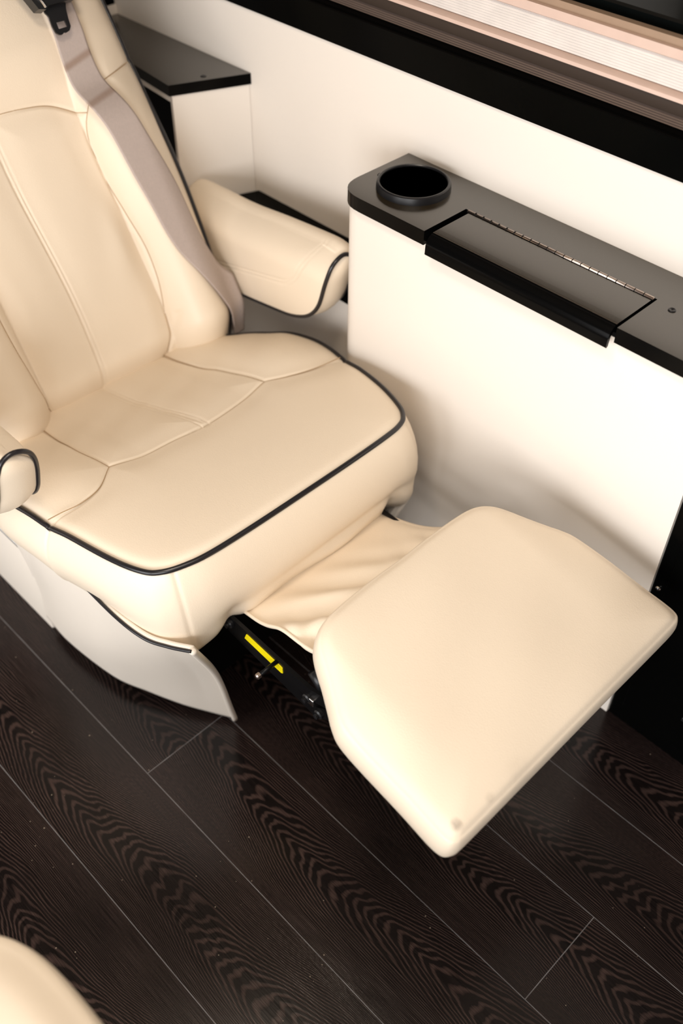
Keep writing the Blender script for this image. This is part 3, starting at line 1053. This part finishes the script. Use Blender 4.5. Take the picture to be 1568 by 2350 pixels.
# darker creases across the webbing
mt = M_belt
nt = mt.node_tree
bs = nt.nodes['Principled BSDF']
src = bs.inputs['Base Color'].links[0].from_socket
tcb = N(nt, 'ShaderNodeTexCoord')
for (a, b0, b1, amt) in ((.472, .15, .20, .60), (.405, .146, .203, .55)):
    p0, p1 = bpnt(a - .004, b0, .05), bpnt(a + .008, b1, .05)
    d = p1 - p0; d /= np.linalg.norm(d)
    q = np.cross(d, BN)                     # crease normal inside the belt plane
    dt = N(nt, 'ShaderNodeVectorMath', _operation='DOT_PRODUCT')
    L(nt, tcb, 'Object', dt, 0)
    dt.inputs[1].default_value = tuple(q)
    dd = math_node(nt, 'ABSOLUTE', math_node(nt, 'SUBTRACT', dt.outputs['Value'], float(q @ p0)))
    mr = N(nt, 'ShaderNodeMapRange', _interpolation_type='SMOOTHSTEP')
    mr.inputs['From Min'].default_value = .009
    mr.inputs['From Max'].default_value = .001
    mr.inputs['To Max'].default_value = amt
    nt.links.new(dd, mr.inputs['Value'])
    mx = N(nt, 'ShaderNodeMix', _data_type='RGBA')
    L(nt, mr, 0, mx, 0)
    nt.links.new(src, mx.inputs[6])
    mx.inputs[7].default_value = (.24, .145, .095, 1)
    src = mx.outputs[2]
nt.links.new(src, bs.inputs['Base Color'])


def belt_plate(name, outline, hole, h0, h1, mat, parent, label=None):
    bm = bmesh.new()
    if hole:
        n = len(outline)
        O_ = resample(np.array(outline, float), 64, True)
        c = np.mean(hole, 0)
        ang = np.arctan2(O_[:, 1] - c[1], O_[:, 0] - c[0])
        hp = np.array(hole, float)
        H_ = []
        for t in ang:                      # ray from the hole centre to the hole edge
            d = V(math.cos(t), math.sin(t))
            best = 9
            for p, q in zip(hp, np.roll(hp, -1, 0)):
                e = q - p
                den = d[0] * e[1] - d[1] * e[0]
                if abs(den) < 1e-12: continue
                s = ((p - c)[0] * e[1] - (p - c)[1] * e[0]) / den
                k = ((p - c)[0] * d[1] - (p - c)[1] * d[0]) / den
                if s > 0 and -1e-6 <= k <= 1 + 1e-6: best = min(best, s)
            H_.append(c + d * best)
        rings = []
        for pts_, h in ((O_, h0), (O_, h1), (np.array(H_), h1), (np.array(H_), h0)):
            rings.append([bm.verts.new(bpnt(p[0], p[1], h)) for p in pts_])
        for r in range(4):
            A_, B_ = rings[r], rings[(r + 1) % 4]
            for k in range(64):
                bm.faces.new((A_[k], A_[(k + 1) % 64], B_[(k + 1) % 64], B_[k]))
    else:
        lo = [bm.verts.new(bpnt(a, b, h0)) for a, b in outline]
        hi = [bm.verts.new(bpnt(a, b, h1)) for a, b in outline]
        n = len(outline)
        bm.faces.new(lo); bm.faces.new(hi[::-1])
        for i in range(n): bm.faces.new((lo[i], hi[i], hi[(i + 1) % n], lo[(i + 1) % n]))
    return finish_bm(bm, name, mat, parent, label, bevel=0 if hole else .002)


belt_plate('latch_plate', [(.558, .138), (.548, .134), (.541, .1385), (.527, .137), (.516, .1385), (.5115, .1435), (.511, .149), (.5135, .152), (.5120, .156), (.5135, .163), (.519, .168), (.530, .1695), (.545, .1725), (.552, .176), (.560, .176)],
           [(.530, .1465), (.520, .146), (.520, .1625), (.5295, .162)], .0625, .066, M_plastic, belt, label='black metal latch plate')
belt_plate('buckle_guide', [(.552, .119), (.549, .131), (.5535, .138), (.553, .188), (.556, .193), (.62, .186), (.63, .11), (.59, .105)], None, .060, .082, M_plastic, belt, label='black plastic guide')
tube('guide_trim', [bpnt(.5515, .1305, .083), bpnt(.575, .1235, .084), bpnt(.61, .118, .084)], .0022, M_chrome, belt, label='chrome trim')

# ------------------------------------------------------------------ chair in the near left corner, only its seat corner shows
ch2 = empty('facing_chair', (-.20, -.26, 0), 'blurred corner of a cream seat at bottom left of the photo', 'armchair')
n2 = 7.0
ang = np.linspace(0, 2 * math.pi, 720, endpoint=False)
sx = np.sign(np.cos(ang)) * np.abs(np.cos(ang)) ** (2 / n2) * .335
sy = np.sign(np.sin(ang)) * np.abs(np.sin(ang)) ** (2 / n2) * .300
p2 = resample(np.stack([sx, sy], 1), 400, True)
s2, e2, _ = pad('seat_cushion', p2, (0, 0), (V(-.215, -.243, .515), V(1, 0, 0), V(0, 1, 0)), lambda a, b, s: .02 * (1 - s ** 4) - .012 * np.exp(-((1 - s) / .07) ** 2),
                [(.003, .004), (.006, .012), (.009, .025), (.010, .05), (.008, .09), (0, .12), (-.02, .135)], M_leather, ch2, rings=40)
box('pedestal', (-.38, -.42, 0), (-.02, -.10, .40), M_void, ch2, bevel=.004)

# ceiling lamp whose light is set at the top
rl = empty('reading_lamp', (-.66, .31, 1.90), 'small warm lamp on the ceiling above the armchair', 'lamp')
box('housing', (-.82, .15, 1.885), (-.50, .47, 1.90), M_ceil, rl, bevel=.004)
lamp = empty('ceiling_lamp', (.05, .10, 1.90), 'flat ceiling lamp above the aisle', 'lamp')
box('housing', (-.42, -.17, 1.885), (.52, .37, 1.90), M_ceil, lamp, bevel=.004)
